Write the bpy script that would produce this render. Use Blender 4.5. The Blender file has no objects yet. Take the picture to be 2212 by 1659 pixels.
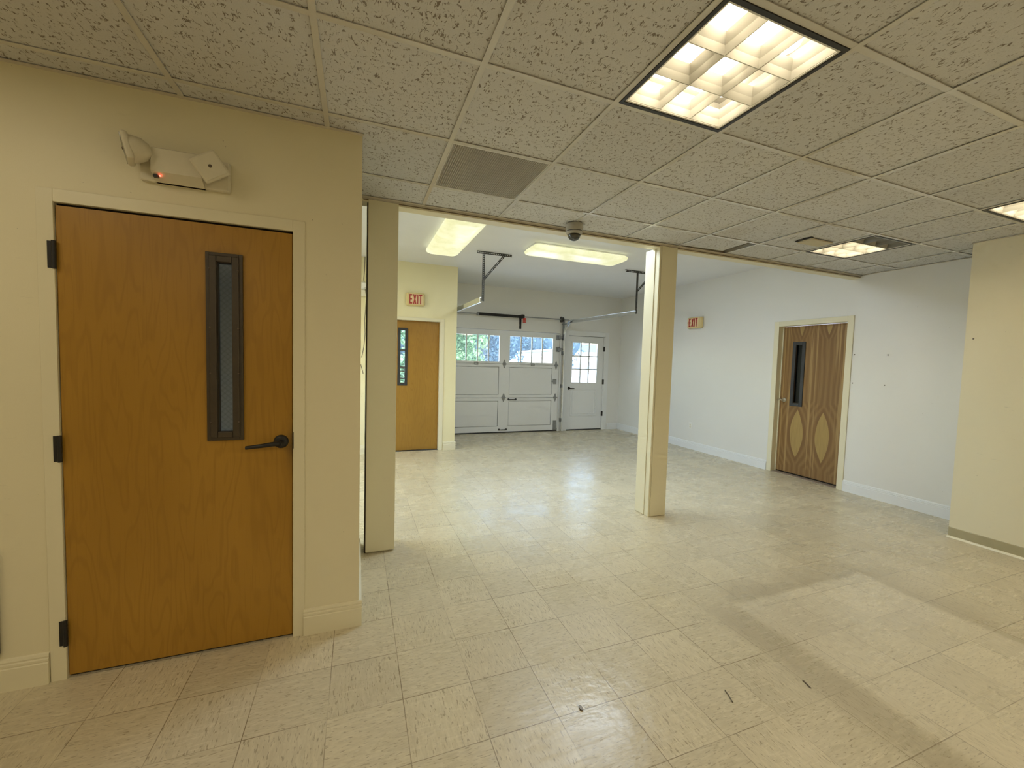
import bpy, bmesh, math, random
from mathutils import Vector, Matrix
random.seed(7)
C = bpy.context.scene.collection
PI = math.pi
H = 2.6633        # suspended ceiling
G = 3.03          # plaster ceiling over the garage part
YW = 2.372        # face of the left wall
YH = 3.231        # edge of the suspended ceiling
XR = 5.7185       # right wall
XJ = 5.12         # near right wall
YE = 6.72         # wall with the exit door
YB = 8.05         # back wall
CX0, CY0, CS = -.1525, 1.6228, .6096   # ceiling grid
FX0, FY0, FS = -.1064, 1.4631, .3048   # floor tiles

# ------------------------------------------------------------------ mesh helpers
class MB:
    def __init__(s): s.bm = bmesh.new()
    def box(s, x0, x1, y0, y1, z0, z1, bev=0, seg=2):
        r = bmesh.ops.create_cube(s.bm, size=1)
        vs = r['verts']
        for v in vs:
            v.co = Vector(((x0+x1)/2+v.co.x*(x1-x0), (y0+y1)/2+v.co.y*(y1-y0), (z0+z1)/2+v.co.z*(z1-z0)))
        if bev > 0:
            es = list({e for v in vs for e in v.link_edges})
            bmesh.ops.bevel(s.bm, geom=es, offset=bev, segments=seg, affect='EDGES', profile=.5)
        return s
    def prism(s, poly, axis, a, b):
        """extrude a 2-D polygon along an axis from a to b (poly in the two other axes, in x,y,z order)"""
        def mk(p, t):
            if axis == 'x': return Vector((t, p[0], p[1]))
            if axis == 'y': return Vector((p[0], t, p[1]))
            return Vector((p[0], p[1], t))
        A = [s.bm.verts.new(mk(p, a)) for p in poly]; B = [s.bm.verts.new(mk(p, b)) for p in poly]
        n = len(poly)
        s.bm.faces.new(A[::-1]); s.bm.faces.new(B)
        for i in range(n): s.bm.faces.new((A[i], A[(i+1) % n], B[(i+1) % n], B[i]))
        return s
    def hull(s, pts):
        vs = [s.bm.verts.new(p) for p in pts]
        r = bmesh.ops.convex_hull(s.bm, input=vs)
        return s
    def tube(s, pts, r, n=8, cap=True, r2=None):
        pts = [Vector(p) for p in pts]; rings = []
        up = None
        for i, p in enumerate(pts):
            d = (pts[min(i+1, len(pts)-1)]-pts[max(i-1, 0)]).normalized()
            if up is None:
                up = Vector((0, 0, 1)) if abs(d.z) < .9 else Vector((1, 0, 0))
            u = (up-d*up.dot(d)).normalized(); w = d.cross(u); up = u
            rr = r if r2 is None else r+(r2-r)*i/(len(pts)-1)
            rings.append([s.bm.verts.new(p+rr*(math.cos(2*PI*k/n)*u+math.sin(2*PI*k/n)*w)) for k in range(n)])
        for a, b in zip(rings, rings[1:]):
            for k in range(n): s.bm.faces.new((a[k], a[(k+1) % n], b[(k+1) % n], b[k]))
        if cap: s.bm.faces.new(rings[0][::-1]); s.bm.faces.new(rings[-1])
        return s
    def lathe(s, prof, M=None, n=32):
        """profile of (radius, height) turned about z, then moved by M"""
        M = M or Matrix(); rings = []
        for r, h in prof:
            if r < 1e-6: rings.append([s.bm.verts.new(M @ Vector((0, 0, h)))])
            else: rings.append([s.bm.verts.new(M @ Vector((r*math.cos(2*PI*k/n), r*math.sin(2*PI*k/n), h))) for k in range(n)])
        for a, b in zip(rings, rings[1:]):
            for k in range(n):
                q = [a[k % len(a)], a[(k+1) % len(a)], b[(k+1) % len(b)], b[k % len(b)]]
                q2 = []
                for v in q:
                    if v not in q2: q2.append(v)
                if len(q2) > 2: s.bm.faces.new(q2)
        return s
    def sweep(s, prof, frames):
        """prof: closed 2-D polygon; frames: (origin, u, v) per station"""
        rings = [[s.bm.verts.new(Vector(o)+Vector(u)*a+Vector(v)*b) for a, b in prof] for o, u, v in frames]
        n = len(prof)
        for A, B in zip(rings, rings[1:]):
            for k in range(n): s.bm.faces.new((A[k], A[(k+1) % n], B[(k+1) % n], B[k]))
        s.bm.faces.new(rings[0][::-1]); s.bm.faces.new(rings[-1])
        return s
    def ring(s, x0, x1, z0, z1, w, y0, y1, axis='y', bev=0):
        """rectangular picture-frame in the plane across axis"""
        for a0, a1, b0, b1 in ((x0, x0+w, z0, z1), (x1-w, x1, z0, z1), (x0+w, x1-w, z0, z0+w), (x0+w, x1-w, z1-w, z1)):
            if axis == 'y': s.box(a0, a1, y0, y1, b0, b1, bev)
            elif axis == 'x': s.box(y0, y1, a0, a1, b0, b1, bev)
            else: s.box(a0, a1, b0, b1, y0, y1, bev)
        return s
    def xf(s, M):
        bmesh.ops.transform(s.bm, matrix=M, verts=s.bm.verts); return s

def obj(name, mb, mat, parent=None, smooth=False, base=None):
    bm = mb.bm
    bmesh.ops.recalc_face_normals(bm, faces=bm.faces)
    me = bpy.data.meshes.new(name)
    if base is not None: bmesh.ops.translate(bm, verts=bm.verts, vec=-Vector(base))
    bm.to_mesh(me); bm.free()
    me.materials.append(mat)
    o = bpy.data.objects.new(name, me); C.objects.link(o)
    if smooth:
        for p in me.polygons: p.use_smooth = True
        try: me.set_sharp_from_angle(angle=math.radians(40))
        except Exception: pass
    if base is not None: o.location = base
    if parent is not None:
        o.parent = parent; o.matrix_parent_inverse = parent.matrix_world.inverted() if parent.parent is None and parent.type == 'EMPTY' else Matrix()
        if parent.type == 'EMPTY': o.matrix_parent_inverse = Matrix.Translation(-parent.location)
    return o
def tag(o, label, cat, group=None, kind=None):
    o['label'] = label; o['category'] = cat
    if group: o['group'] = group
    if kind: o['kind'] = kind
    return o
def thing(name, label, cat, loc=(0, 0, 0), group=None):
    o = bpy.data.objects.new(name, None); C.objects.link(o)
    o.empty_display_size = .1; o.location = loc
    return tag(o, label, cat, group)
def struct(name, mb, mat, label, cat):
    o = obj(name, mb, mat); return tag(o, label, cat, kind='structure')

# ------------------------------------------------------------------ materials
def mat_new(name):
    m = bpy.data.materials.new(name); m.use_nodes = True
    nt = m.node_tree; nt.nodes.clear()
    out = nt.nodes.new('ShaderNodeOutputMaterial'); return m, nt, out
class NT:
    def __init__(s, nt): s.nt = nt
    def n(s, t, **kw):
        nd = s.nt.nodes.new(t)
        for k, v in kw.items(): setattr(nd, k, v)
        return nd
    def l(s, a, b): s.nt.links.new(a, b)
    def math(s, op, a, b=None, c=None, clamp=False):
        nd = s.n('ShaderNodeMath', operation=op); nd.use_clamp = clamp
        for i, v in enumerate((a, b, c)):
            if v is None: continue
            if isinstance(v, (int, float)): nd.inputs[i].default_value = v
            else: s.l(v, nd.inputs[i])
        return nd.outputs[0]
    def pos(s): return s.n('ShaderNodeNewGeometry').outputs['Position']
    def obco(s): return s.n('ShaderNodeTexCoord').outputs['Object']
    def sep(s, v):
        nd = s.n('ShaderNodeSeparateXYZ'); s.l(v, nd.inputs[0]); return nd.outputs
    def comb(s, x, y, z):
        nd = s.n('ShaderNodeCombineXYZ')
        for i, v in enumerate((x, y, z)):
            if isinstance(v, (int, float)): nd.inputs[i].default_value = v
            else: s.l(v, nd.inputs[i])
        return nd.outputs[0]
    def vscale(s, v, sc):
        nd = s.n('ShaderNodeVectorMath', operation='MULTIPLY'); s.l(v, nd.inputs[0]); nd.inputs[1].default_value = sc; return nd.outputs[0]
    def noise(s, v, scale, detail=2, rough=.5, dist=0):
        nd = s.n('ShaderNodeTexNoise'); s.l(v, nd.inputs['Vector'])
        nd.inputs['Scale'].default_value = scale; nd.inputs['Detail'].default_value = detail
        nd.inputs['Roughness'].default_value = rough; nd.inputs['Distortion'].default_value = dist
        return nd.outputs[0]
    def ramp(s, f, stops):
        nd = s.n('ShaderNodeValToRGB'); s.l(f, nd.inputs[0]); r = nd.color_ramp
        while len(r.elements) > len(stops): r.elements.remove(r.elements[-1])
        while len(r.elements) < len(stops): r.elements.new(.5)
        for e, (p, c) in zip(r.elements, stops):
            e.position = p; e.color = (c if len(c) == 4 else (*c, 1)) if not isinstance(c, (int, float)) else (c, c, c, 1)
        return nd.outputs[0]
    def mr(s, v, a, b, c=0, d=1):
        nd = s.n('ShaderNodeMapRange'); s.l(v, nd.inputs[0])
        for i, x in enumerate((a, b, c, d)): nd.inputs[i+1].default_value = x
        return nd.outputs[0]
    def mix(s, f, a, b, mode='MIX'):
        nd = s.n('ShaderNodeMix', data_type='RGBA', blend_type=mode)
        for i, v in ((0, f), (6, a), (7, b)):
            if isinstance(v, (int, float)): nd.inputs[i].default_value = v
            elif isinstance(v, tuple): nd.inputs[i].default_value = (*v, 1) if len(v) == 3 else v
            else: s.l(v, nd.inputs[i])
        return nd.outputs[2]
    def bump(s, h, strength, dist=.01):
        nd = s.n('ShaderNodeBump'); s.l(h, nd.inputs['Height']); nd.inputs['Strength'].default_value = strength
        nd.inputs['Distance'].default_value = dist; return nd.outputs[0]
    def bsdf(s, out, col, rough=.5, metal=0, bump=None, spec=.5):
        b = s.n('ShaderNodeBsdfPrincipled')
        for k, v in (('Base Color', col), ('Roughness', rough), ('Metallic', metal), ('Specular IOR Level', spec)):
            if isinstance(v, (int, float)): b.inputs[k].default_value = v
            elif isinstance(v, tuple): b.inputs[k].default_value = (*v, 1)
            else: s.l(v, b.inputs[k])
        if bump is not None: s.l(bump, b.inputs['Normal'])
        s.l(b.outputs[0], out.inputs[0]); return b

def simple(name, col, rough=.5, metal=0, var=.06, scale=8, spec=.5, bump=0, bscale=200):
    m, nt, out = mat_new(name); N = NT(nt); p = N.pos()
    f = N.noise(p, scale, 3)
    c = N.mix(f, tuple(x*(1-var) for x in col), tuple(min(1, x*(1+var)) for x in col))
    b = N.bump(N.noise(p, bscale, 2), bump, .002) if bump else None
    N.bsdf(out, c, rough, metal, b, spec); return m

def paint(name, col, smudge=(.62, .56, .42), rough=.45, low=.25, marks=.35):
    m, nt, out = mat_new(name); N = NT(nt); p = N.pos()
    base = N.mix(N.noise(p, 1.3, 3), tuple(x*.96 for x in col), col)
    # scuffs: short horizontal scratches and soft hand dirt
    s1 = N.noise(N.vscale(p, (14, 14, 60)), 1, 4, .6)
    s2 = N.noise(p, 2.2, 2)
    f = N.math('MULTIPLY', N.mr(s1, .66, .74), N.mr(s2, .5, .62), clamp=True)
    base = N.mix(N.math('MULTIPLY', f, marks), base, tuple(x*.55 for x in col))
    sp = N.noise(N.vscale(p, (1, 1, 1)), 55, 1)
    base = N.mix(N.math('MULTIPLY', N.mr(sp, .83, .84), .5, clamp=True), base, (.18, .13, .08))
    N.bsdf(out, base, rough, 0, N.bump(N.noise(p, 320, 2), .12, .002)); return m

def emis(name, col, st):
    m, nt, out = mat_new(name); N = NT(nt)
    e = N.n('ShaderNodeEmission'); e.inputs[0].default_value = (*col, 1); e.inputs[1].default_value = st
    N.l(e.outputs[0], out.inputs[0]); return m

WALL = (.80, .74, .54)
M_wall = paint('cream_wall_paint', WALL)
M_trim = paint('cream_gloss_trim', (.80, .745, .555), rough=.3, marks=.3)
M_gwall = paint('pale_wall_paint', (.81, .80, .77), rough=.32, marks=.15)
M_ywall = paint('lamp_tinted_cream', (.84, .77, .50))  # cream with the yellow of the lamp light put into its colour
M_gceil = simple('white_plaster_ceiling', (.83, .84, .86), .8, var=.03, scale=3)
M_white = simple('white_enamel', (.83, .82, .79), .35, var=.03)
M_gdoor = paint('white_door_paint', (.84, .85, .86), rough=.35, marks=.5)
M_black = simple('black_bronze', (.022, .020, .019), .42, .3, var=.2, scale=40)
M_brown = simple('dark_brown_metal', (.060, .045, .030), .42, .2, var=.15, scale=30)
M_char = simple('charcoal_metal', (.045, .047, .052), .4, .2, var=.15, scale=30)
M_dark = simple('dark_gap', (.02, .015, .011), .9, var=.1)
M_plas = simple('ivory_plastic', (.74, .70, .58), .45, var=.04)
M_eplas = simple('cream_exit_plastic', (.72, .58, .28), .4, var=.05)
M_eface = simple('exit_sign_face', (.80, .62, .36), .4, var=.05)
M_red = simple('red_letter_paint', (.42, .035, .03), .4, var=.1)
M_redp = simple('red_cone_paint', (.75, .06, .04), .35, var=.1)
M_galv = simple('galvanised_steel', (.80, .83, .86), .2, .95, var=.15, scale=20)
M_steel = simple('dark_perforated_steel', (.042, .041, .037), .6, .0, var=.2, scale=30)
M_grey = simple('grey_zinc', (.32, .33, .34), .4, .7, var=.2, scale=40)
M_nick = simple('satin_nickel', (.55, .52, .46), .28, 1, var=.08)
M_lamp = emis('fluorescent_tube', (1, .88, .65), 24)
M_led = emis('red_indicator', (1, .08, .05), 6)
M_grid = simple('ceiling_grid_paint', (.64, .615, .56), .2, var=.03, spec=.9)
M_edge = simple('troffer_frame', (.035, .034, .036), .35, .3, var=.2, scale=20)
M_louv = simple('louver_enamel', (.58, .56, .50), .3, .0, var=.05)
M_refl = simple('grey_reflector', (.30, .285, .25), .35, var=.06)  # even grey, kept low so the lit housing reads less bright
M_ldark = simple('louver_shade_tone', (.20, .19, .165), .3, .3, var=.06)  # louver copy with the shade of the unlit bay painted in
M_cap = simple('lamp_base', (.78, .76, .7), .4, var=.04)
M_cove = simple('olive_cove_base', (.42, .37, .22), .4, var=.12, scale=12)
M_edge2 = simple('bright_floor_strip', (.86, .80, .62), .35, var=.03)
M_patch = simple('yellowed_plate', (.60, .53, .36), .5, var=.08, scale=14)
M_rubber = simple('black_rubber', (.02, .02, .021), .6, var=.1)
M_wire = simple('grey_wire', (.20, .17, .12), .5, var=.1)
M_screw = simple('dark_screw', (.14, .11, .08), .4, .6, var=.1)

def m_floor():
    m, nt, out = mat_new('vinyl_tile_floor'); N = NT(nt); p = N.pos(); x, y, z = N.sep(p)
    gx = N.math('DIVIDE', N.math('SUBTRACT', x, FX0), FS); gy = N.math('DIVIDE', N.math('SUBTRACT', y, FY0), FS)
    ix = N.math('FLOOR', gx); iy = N.math('FLOOR', gy)
    fx = N.math('SUBTRACT', gx, ix); fy = N.math('SUBTRACT', gy, iy)
    par = N.math('FLOORED_MODULO', N.math('ADD', ix, iy), 2)
    wn = N.n('ShaderNodeTexWhiteNoise', noise_dimensions='2D'); N.l(N.comb(ix, iy, 0), wn.inputs['Vector'])
    rnd = wn.outputs['Value']
    # quarter-turned streaks
    off = N.math('MULTIPLY', rnd, 37)
    va = N.comb(N.math('ADD', N.math('MULTIPLY', x, 16), off), N.math('MULTIPLY', y, 75), 0)
    vb = N.comb(N.math('MULTIPLY', x, 75), N.math('ADD', N.math('MULTIPLY', y, 16), off), 3)
    mx = N.n('ShaderNodeMix', data_type='VECTOR'); N.l(par, mx.inputs[0]); N.l(va, mx.inputs[4]); N.l(vb, mx.inputs[5]); v = mx.outputs[1]
    s1 = N.noise(v, 1, 3, .6, .6); s2 = N.noise(v, 2.1, 2, .5, .4)
    col = N.mix(N.mr(s1, .3, .7), (.59, .52, .365), (.70, .625, .455))
    col = N.mix(N.math('MULTIPLY', N.mr(s2, .60, .67), .8, clamp=True), col, (.37, .305, .205))
    col = N.mix(N.math('MULTIPLY', N.mr(s1, .35, .28), .3, clamp=True), col, (.80, .75, .66))
    tint = N.mr(rnd, 0, 1, .93, 1.04)
    tc = N.comb(tint, tint, tint); col = N.mix(1, col, tc, 'MULTIPLY')
    # joints
    dx = N.math('MINIMUM', fx, N.math('SUBTRACT', 1, fx)); dy = N.math('MINIMUM', fy, N.math('SUBTRACT', 1, fy))
    d = N.math('MINIMUM', dx, dy)
    jn = N.noise(p, 3.1, 2)
    jf = N.math('MULTIPLY', N.mr(d, .0038, .0070, 1, 0), N.mr(jn, .36, .58, .18, .85), clamp=True)
    col = N.mix(jf, col, (.19, .135, .075))
    # worn outline where something heavy stood: a cleaner rectangle with a grubby border
    def band(v, a, b, s): return N.math('MULTIPLY', N.mr(v, a-s, a, 0, 1), N.mr(v, b, b+s, 1, 0), clamp=True)
    wob = N.math('MULTIPLY', N.math('SUBTRACT', N.noise(p, 2.5, 2), .5), .07)
    xw = N.math('ADD', x, wob); yw = N.math('ADD', y, wob)
    top = N.math('MULTIPLY', band(xw, 2.35, 3.52, .12), N.math('MULTIPLY', N.mr(yw, 1.835, 1.865), N.mr(yw, 1.88, 2.12, 1, 0)), clamp=True)
    lef = N.math('MULTIPLY', band(yw, -.5, 1.72, .25), N.math('MULTIPLY', N.mr(xw, 2.20, 2.27, 1, 0), N.mr(xw, 1.98, 2.07)), clamp=True)
    rig = N.math('MULTIPLY', band(yw, -.5, 1.86, .03), N.math('MULTIPLY', N.mr(xw, 3.47, 3.51), N.mr(xw, 3.52, 3.80, 1, 0)), clamp=True)
    inn = N.math('MULTIPLY', band(xw, 2.27, 3.48, .03), N.mr(yw, 1.83, 1.86, 1, 0), clamp=True)
    dirt = N.math('MAXIMUM', N.math('MAXIMUM', N.math('MULTIPLY', top, .5), N.math('MULTIPLY', lef, .45)), N.math('MULTIPLY', rig, .4))
    col = N.mix(dirt, col, (.37, .315, .215))
    col = N.mix(N.math('MULTIPLY', inn, .22), col, (.74, .68, .56))
    # traffic soil patches
    t = N.mr(N.noise(p, .9, 4, .6), .52, .72)
    col = N.mix(N.math('MULTIPLY', t, .2, clamp=True), col, (.42, .365, .27))
    sc = N.noise(N.vscale(p, (5, 40, 1)), 1, 4, .7)
    rough = N.mr(N.noise(p, 2.3, 3), .35, .65, .20, .34)
    rough = N.math('ADD', rough, N.math('MULTIPLY', N.mr(sc, .5, .7), .10))
    h = N.math('ADD', N.noise(p, 9, 3, .6), N.math('MULTIPLY', sc, .25))
    bp = N.bump(h, .14, .02)
    N.bsdf(out, col, rough, 0, bp, .4); return m
M_floor = m_floor()

def m_tile():
    m, nt, out = mat_new('fissured_ceiling_tile'); N = NT(nt); p = N.pos(); x, y, z = N.sep(p)
    ix = N.math('FLOOR', N.math('DIVIDE', N.math('SUBTRACT', x, CX0), CS)); iy = N.math('FLOOR', N.math('DIVIDE', N.math('SUBTRACT', y, CY0), CS))
    wn = N.n('ShaderNodeTexWhiteNoise', noise_dimensions='2D'); N.l(N.comb(ix, iy, 0), wn.inputs['Vector']); rnd = wn.outputs['Value']
    q = N.comb(N.math('ADD', x, N.math('MULTIPLY', rnd, 9)), y, N.math('MULTIPLY', rnd, 5))
    rid = N.noise(N.vscale(q, (1.5, .62, 1)), 50, 1.5, .5, .6)
    line = N.mr(N.math('ABSOLUTE', N.math('SUBTRACT', rid, .5)), .018, .042, 1, 0)
    seg = N.mr(N.noise(q, 50, 1), .525, .585)
    f = N.math('MULTIPLY', line, seg, clamp=True)
    pin = N.mr(N.noise(q, 190, 1), .70, .76)
    f2 = N.math('MAXIMUM', f, N.math('MULTIPLY', pin, .35))
    col = N.mix(N.noise(q, 260, 2), (.60, .60, .605), (.72, .715, .715))
    tint = N.mr(rnd, 0, 1, .95, 1.03); col = N.mix(1, col, N.comb(tint, tint, tint), 'MULTIPLY')
    # old water stain near the header
    ds = N.n('ShaderNodeVectorMath', operation='DISTANCE'); N.l(p, ds.inputs[0]); ds.inputs[1].default_value = (2.95, 2.75, H)
    st = N.math('MULTIPLY', N.mr(N.math('ADD', ds.outputs['Value'], N.math('MULTIPLY', N.noise(p, 6, 3), .25)), .22, .42, 1, 0), .22, clamp=True)
    col = N.mix(st, col, (.50, .40, .25))
    col = N.mix(N.math('MULTIPLY', f2, .8, clamp=True), col, (.17, .125, .08))
    h = N.math('SUBTRACT', N.math('MULTIPLY', N.noise(q, 300, 2), .35), f2)
    N.bsdf(out, col, .85, 0, N.bump(h, .5, .004), .2); return m
M_tile = m_tile()

def m_birch(name, a, b, dark, seed=0, smudge=None):
    m, nt, out = mat_new(name); N = NT(nt); p = N.pos(); x, y, z = N.sep(p)
    q = N.comb(N.math('ADD', x, seed), y, z)
    # plain-sliced veneer: broad leaves ~0.3 m wide, long soft cathedrals
    lw = N.math('FLOOR', N.math('DIVIDE', N.math('ADD', x, seed), .31))
    w1 = N.noise(N.comb(N.math('ADD', N.math('MULTIPLY', x, 7), N.math('MULTIPLY', lw, 3.7)), N.math('MULTIPLY', y, 7), N.math('MULTIPLY', z, 1.1)), 1, 2, .5, .3)
    rings = N.math('SINE', N.math('MULTIPLY', w1, 70))
    fine = N.noise(N.vscale(q, (120, 120, 5)), 1, 2, .6)
    big = N.noise(N.vscale(q, (2.5, 2.5, 1.2)), 1, 3, .5)
    c = N.mix(N.mr(big, .3, .7), a, b)
    c = N.mix(N.math('MULTIPLY', N.mr(rings, .35, 1), .22, clamp=True), c, dark)
    c = N.mix(N.math('MULTIPLY', N.mr(fine, .55, .75), .25, clamp=True), c, dark)
    if smudge:
        # grubby hand marks round the lever and along the latch edge
        d = N.math('SQRT', N.math('ADD', N.math('POWER', N.math('DIVIDE', N.math('SUBTRACT', x, smudge[0]), smudge[2]), 2), N.math('POWER', N.math('DIVIDE', N.math('SUBTRACT', z, smudge[1]), smudge[3]), 2)))
        d = N.math('ADD', d, N.math('MULTIPLY', N.noise(p, 14, 3, .6), .9))
        c = N.mix(N.math('MULTIPLY', N.mr(d, .6, 1.5, 1, 0), .55, clamp=True), c, (.07, .04, .015))
    N.bsdf(out, c, .38, 0, N.bump(fine, .04, .002), .4); return m
M_birch = m_birch('amber_birch_veneer', (.35, .182, .020), (.42, .226, .030), (.23, .107, .010), 0, (-.318, 1.03, .035, .17))
M_birch2 = m_birch('honey_birch_veneer', (.315, .165, .027), (.375, .203, .036), (.22, .10, .016), 3)

def m_cath():
    m, nt, out = mat_new('cathedral_ash_veneer'); N = NT(nt); p = N.pos(); x, y, z = N.sep(p)
    y0, z0 = 3.36, .03
    wob = N.math('MULTIPLY', N.math('SUBTRACT', N.noise(N.vscale(p, (1, 1, .55)), 3, 2), .5), .05)
    yy = N.math('ADD', N.math('SUBTRACT', y, y0), wob)
    # two leaves of flame grain, each a family of parabolas about its own centre line
    c1, c2 = .585, .237
    u = N.math('MINIMUM', N.math('ABSOLUTE', N.math('SUBTRACT', yy, c1)), N.math('ABSOLUTE', N.math('SUBTRACT', yy, c2)))
    v = N.math('SUBTRACT', z, z0)
    def lens(v0, a, b): return N.math('ADD', N.math('DIVIDE', u, a), N.math('POWER', N.math('ABSOLUTE', N.math('DIVIDE', N.math('SUBTRACT', v, v0), b)), 2))
    e = N.math('MINIMUM', lens(.57, .092, .345), N.math('ADD', lens(2.2, .055, .28), .1))
    side = N.math('DIVIDE', u, .175)
    t = N.math('MINIMUM', N.math('MULTIPLY', e, .55), N.math('ADD', .8, N.math('MULTIPLY', side, 1.4)))
    rings = N.math('SINE', N.math('ADD', N.math('MULTIPLY', t, 13), N.math('MULTIPLY', N.noise(N.vscale(p, (6, 6, .8)), 1, 2), 5)))
    grain = N.noise(N.vscale(p, (95, 95, 3.5)), 1, 3, .6)
    c = N.mix(N.mr(rings, -.6, .9), (.215, .118, .042), (.275, .16, .058))
    # pale straight sapwood streaks between the leaves
    st = N.noise(N.vscale(p, (30, 30, .35)), 1, 2, .6)
    c = N.mix(N.math('MULTIPLY', N.math('MULTIPLY', N.mr(st, .52, .60), N.mr(side, .42, .6)), .8, clamp=True), c, (.43, .28, .115))
    core = N.mr(e, .94, 1.0, 1, 0)
    halo = N.math('MULTIPLY', N.mr(e, .98, 1.03), N.mr(e, 1.1, 1.6, 1, 0))
    c = N.mix(N.math('MULTIPLY', halo, .75, clamp=True), c, (.20, .105, .038))
    c = N.mix(core, c, (.40, .27, .095))
    c = N.mix(N.math('MULTIPLY', N.mr(grain, .45, .75), .4, clamp=True), c, (.19, .10, .036))
    N.bsdf(out, c, .4, 0, None, .4); return m
M_cath = m_cath()

def m_glass(name, tint=(.95, .98, 1), haze=0, hazecol=(.8, .85, .9), wire=False, dark=0, gloss=.06):
    m, nt, out = mat_new(name); N = NT(nt)
    tr = N.n('ShaderNodeBsdfTransparent'); tr.inputs[0].default_value = (*tint, 1)
    gl = N.n('ShaderNodeBsdfGlossy'); gl.inputs['Roughness'].default_value = .04
    lw = N.n('ShaderNodeLayerWeight'); lw.inputs[0].default_value = .25
    f = N.math('ADD', N.math('MULTIPLY', lw.outputs['Fresnel'], .8), gloss, clamp=True)
    a = N.n('ShaderNodeMixShader'); N.l(f, a.inputs[0]); N.l(tr.outputs[0], a.inputs[1]); N.l(gl.outputs[0], a.inputs[2])
    last = a.outputs[0]
    if haze:
        t2 = N.n('ShaderNodeBsdfTranslucent'); t2.inputs[0].default_value = (*hazecol, 1)
        b = N.n('ShaderNodeMixShader'); b.inputs[0].default_value = haze; N.l(last, b.inputs[1]); N.l(t2.outputs[0], b.inputs[2]); last = b.outputs[0]
    if wire:
        x, y, z = N.sep(N.pos())
        def dia(s):
            t = N.math('DIVIDE', N.math(s, N.math('ADD', x, y), z), .026)
            fr = N.math('ABSOLUTE', N.math('SUBTRACT', N.math('SUBTRACT', t, N.math('FLOOR', t)), .5)); return N.mr(fr, .022, .045, 1, 0)
        w = N.math('MAXIMUM', dia('ADD'), dia('SUBTRACT'), clamp=True)
        d = N.n('ShaderNodeBsdfDiffuse'); d.inputs[0].default_value = (.10, .09, .085, 1)
        b = N.n('ShaderNodeMixShader'); N.l(N.math('MULTIPLY', w, .22), b.inputs[0]); N.l(last, b.inputs[1]); N.l(d.outputs[0], b.inputs[2]); last = b.outputs[0]
    N.l(last, out.inputs[0]); return m
M_glass = m_glass('window_glass', haze=.02)
M_wglass = m_glass('wired_glass', (.80, .85, .90), wire=True)
M_dglass = m_glass('dim_wired_glass', (.55, .58, .62), wire=False, gloss=.03)
M_dome = m_glass('smoked_dome', (.30, .29, .28), gloss=.10)
M_lens = m_glass('lamp_lens', (.9, .9, .85), haze=.25, gloss=.05)

def m_diff():
    m, nt, out = mat_new('prismatic_diffuser'); N = NT(nt); p = N.pos()
    f = N.noise(N.vscale(p, (1, 1, 1)), 5, 4, .65); sp = N.noise(p, 38, 2)
    c = N.mix(N.mr(f, .3, .7), (.76, .76, .38), (1, .97, .66))
    c = N.mix(N.math('MULTIPLY', N.mr(sp, .70, .78), .35, clamp=True), c, (.5, .5, .3))
    e = N.n('ShaderNodeEmission'); N.l(c, e.inputs[0]); e.inputs[1].default_value = .64
    d = N.n('ShaderNodeBsdfPrincipled'); d.inputs['Base Color'].default_value = (.30, .30, .24, 1); d.inputs['Roughness'].default_value = .25
    a = N.n('ShaderNodeAddShader'); N.l(e.outputs[0], a.inputs[0]); N.l(d.outputs[0], a.inputs[1]); N.l(a.outputs[0], out.inputs[0]); return m
M_diff = m_diff()

# ------------------------------------------------------------------ room shell
struct('floor', MB().box(-4, 6.0, -4, 8.2, -.12, 0), M_floor, 'beige streaked vinyl tile floor running through both rooms', 'floor')

def wall_y(y0, y1, x0, x1, z1, holes, mb=None):
    """wall slab across y with rectangular holes (xa, xb, za, zb), holes sorted in x and not overlapping in x"""
    mb = mb or MB(); x = x0
    for xa, xb, za, zb in holes:
        if xa > x: mb.box(x, xa, y0, y1, 0, z1)
        if za > 0: mb.box(xa, xb, y0, y1, 0, za)
        mb.box(xa, xb, y0, y1, zb, z1); x = xb
    mb.box(x, x1, y0, y1, 0, z1); return mb
def wall_x(x0, x1, y0, y1, z1, holes, mb=None):
    mb = mb or MB(); y = y0
    for ya, yb, za, zb in holes:
        if ya > y: mb.box(x0, x1, y, ya, 0, z1)
        if za > 0: mb.box(x0, x1, ya, yb, 0, za)
        mb.box(x0, x1, ya, yb, zb, z1); y = yb
    mb.box(x0, x1, y, y1, 0, z1); return mb

D1 = (-1.222, -.311); D1T = 2.124
w = wall_y(YW, YW+.12, -4, .016, H, [(D1[0], D1[1], 0, D1T)])
w.box(-.104, .016, YW+.12, 3.43, 0, H)
struct('wall_left', w, M_wall, 'cream painted wall around the near wooden door at left', 'wall')
w = MB().box(-2.3, -.104, 3.31, 3.43, 0, H).box(-2.42, -2.3, YW+.12, 3.43, 0, H)
struct('wall_closet', w, M_gwall, 'closet walls behind the near wooden door', 'wall')
w = wall_x(XR, XR+.14, 2.03, YB+.14, G+.12, [(3.318, 4.232, 0, 2.13)])
struct('wall_right', w, M_gwall, 'long pale right wall with a wooden door', 'wall')
w = MB().box(XJ, XJ+.12, -4, 2.03, 0, G+.12).box(XJ+.12, XR+.14, 1.91, 2.03, 0, G+.12)
struct('wall_near_right', w, M_wall, 'cream wall stepping forward at right edge of photo', 'wall')
GX0, GX1, GZ = 1.66, 4.14, 2.152
D3 = (4.352, 5.30)
w = wall_y(YB, YB+.14, -2.5, XR, G, [(-.2, 1.2, .85, 2.1), (GX0-.004, GX1+.004, 0, GZ), (D3[0], D3[1], 0, 2.135)])
struct('wall_back', w, M_gwall, 'far end wall around the white garage door', 'wall')
D2 = (.352, 1.272)
w = wall_y(YE, YE+.12, -2.5, 1.535, G, [(D2[0], D2[1], 0, 2.125)])
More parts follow.
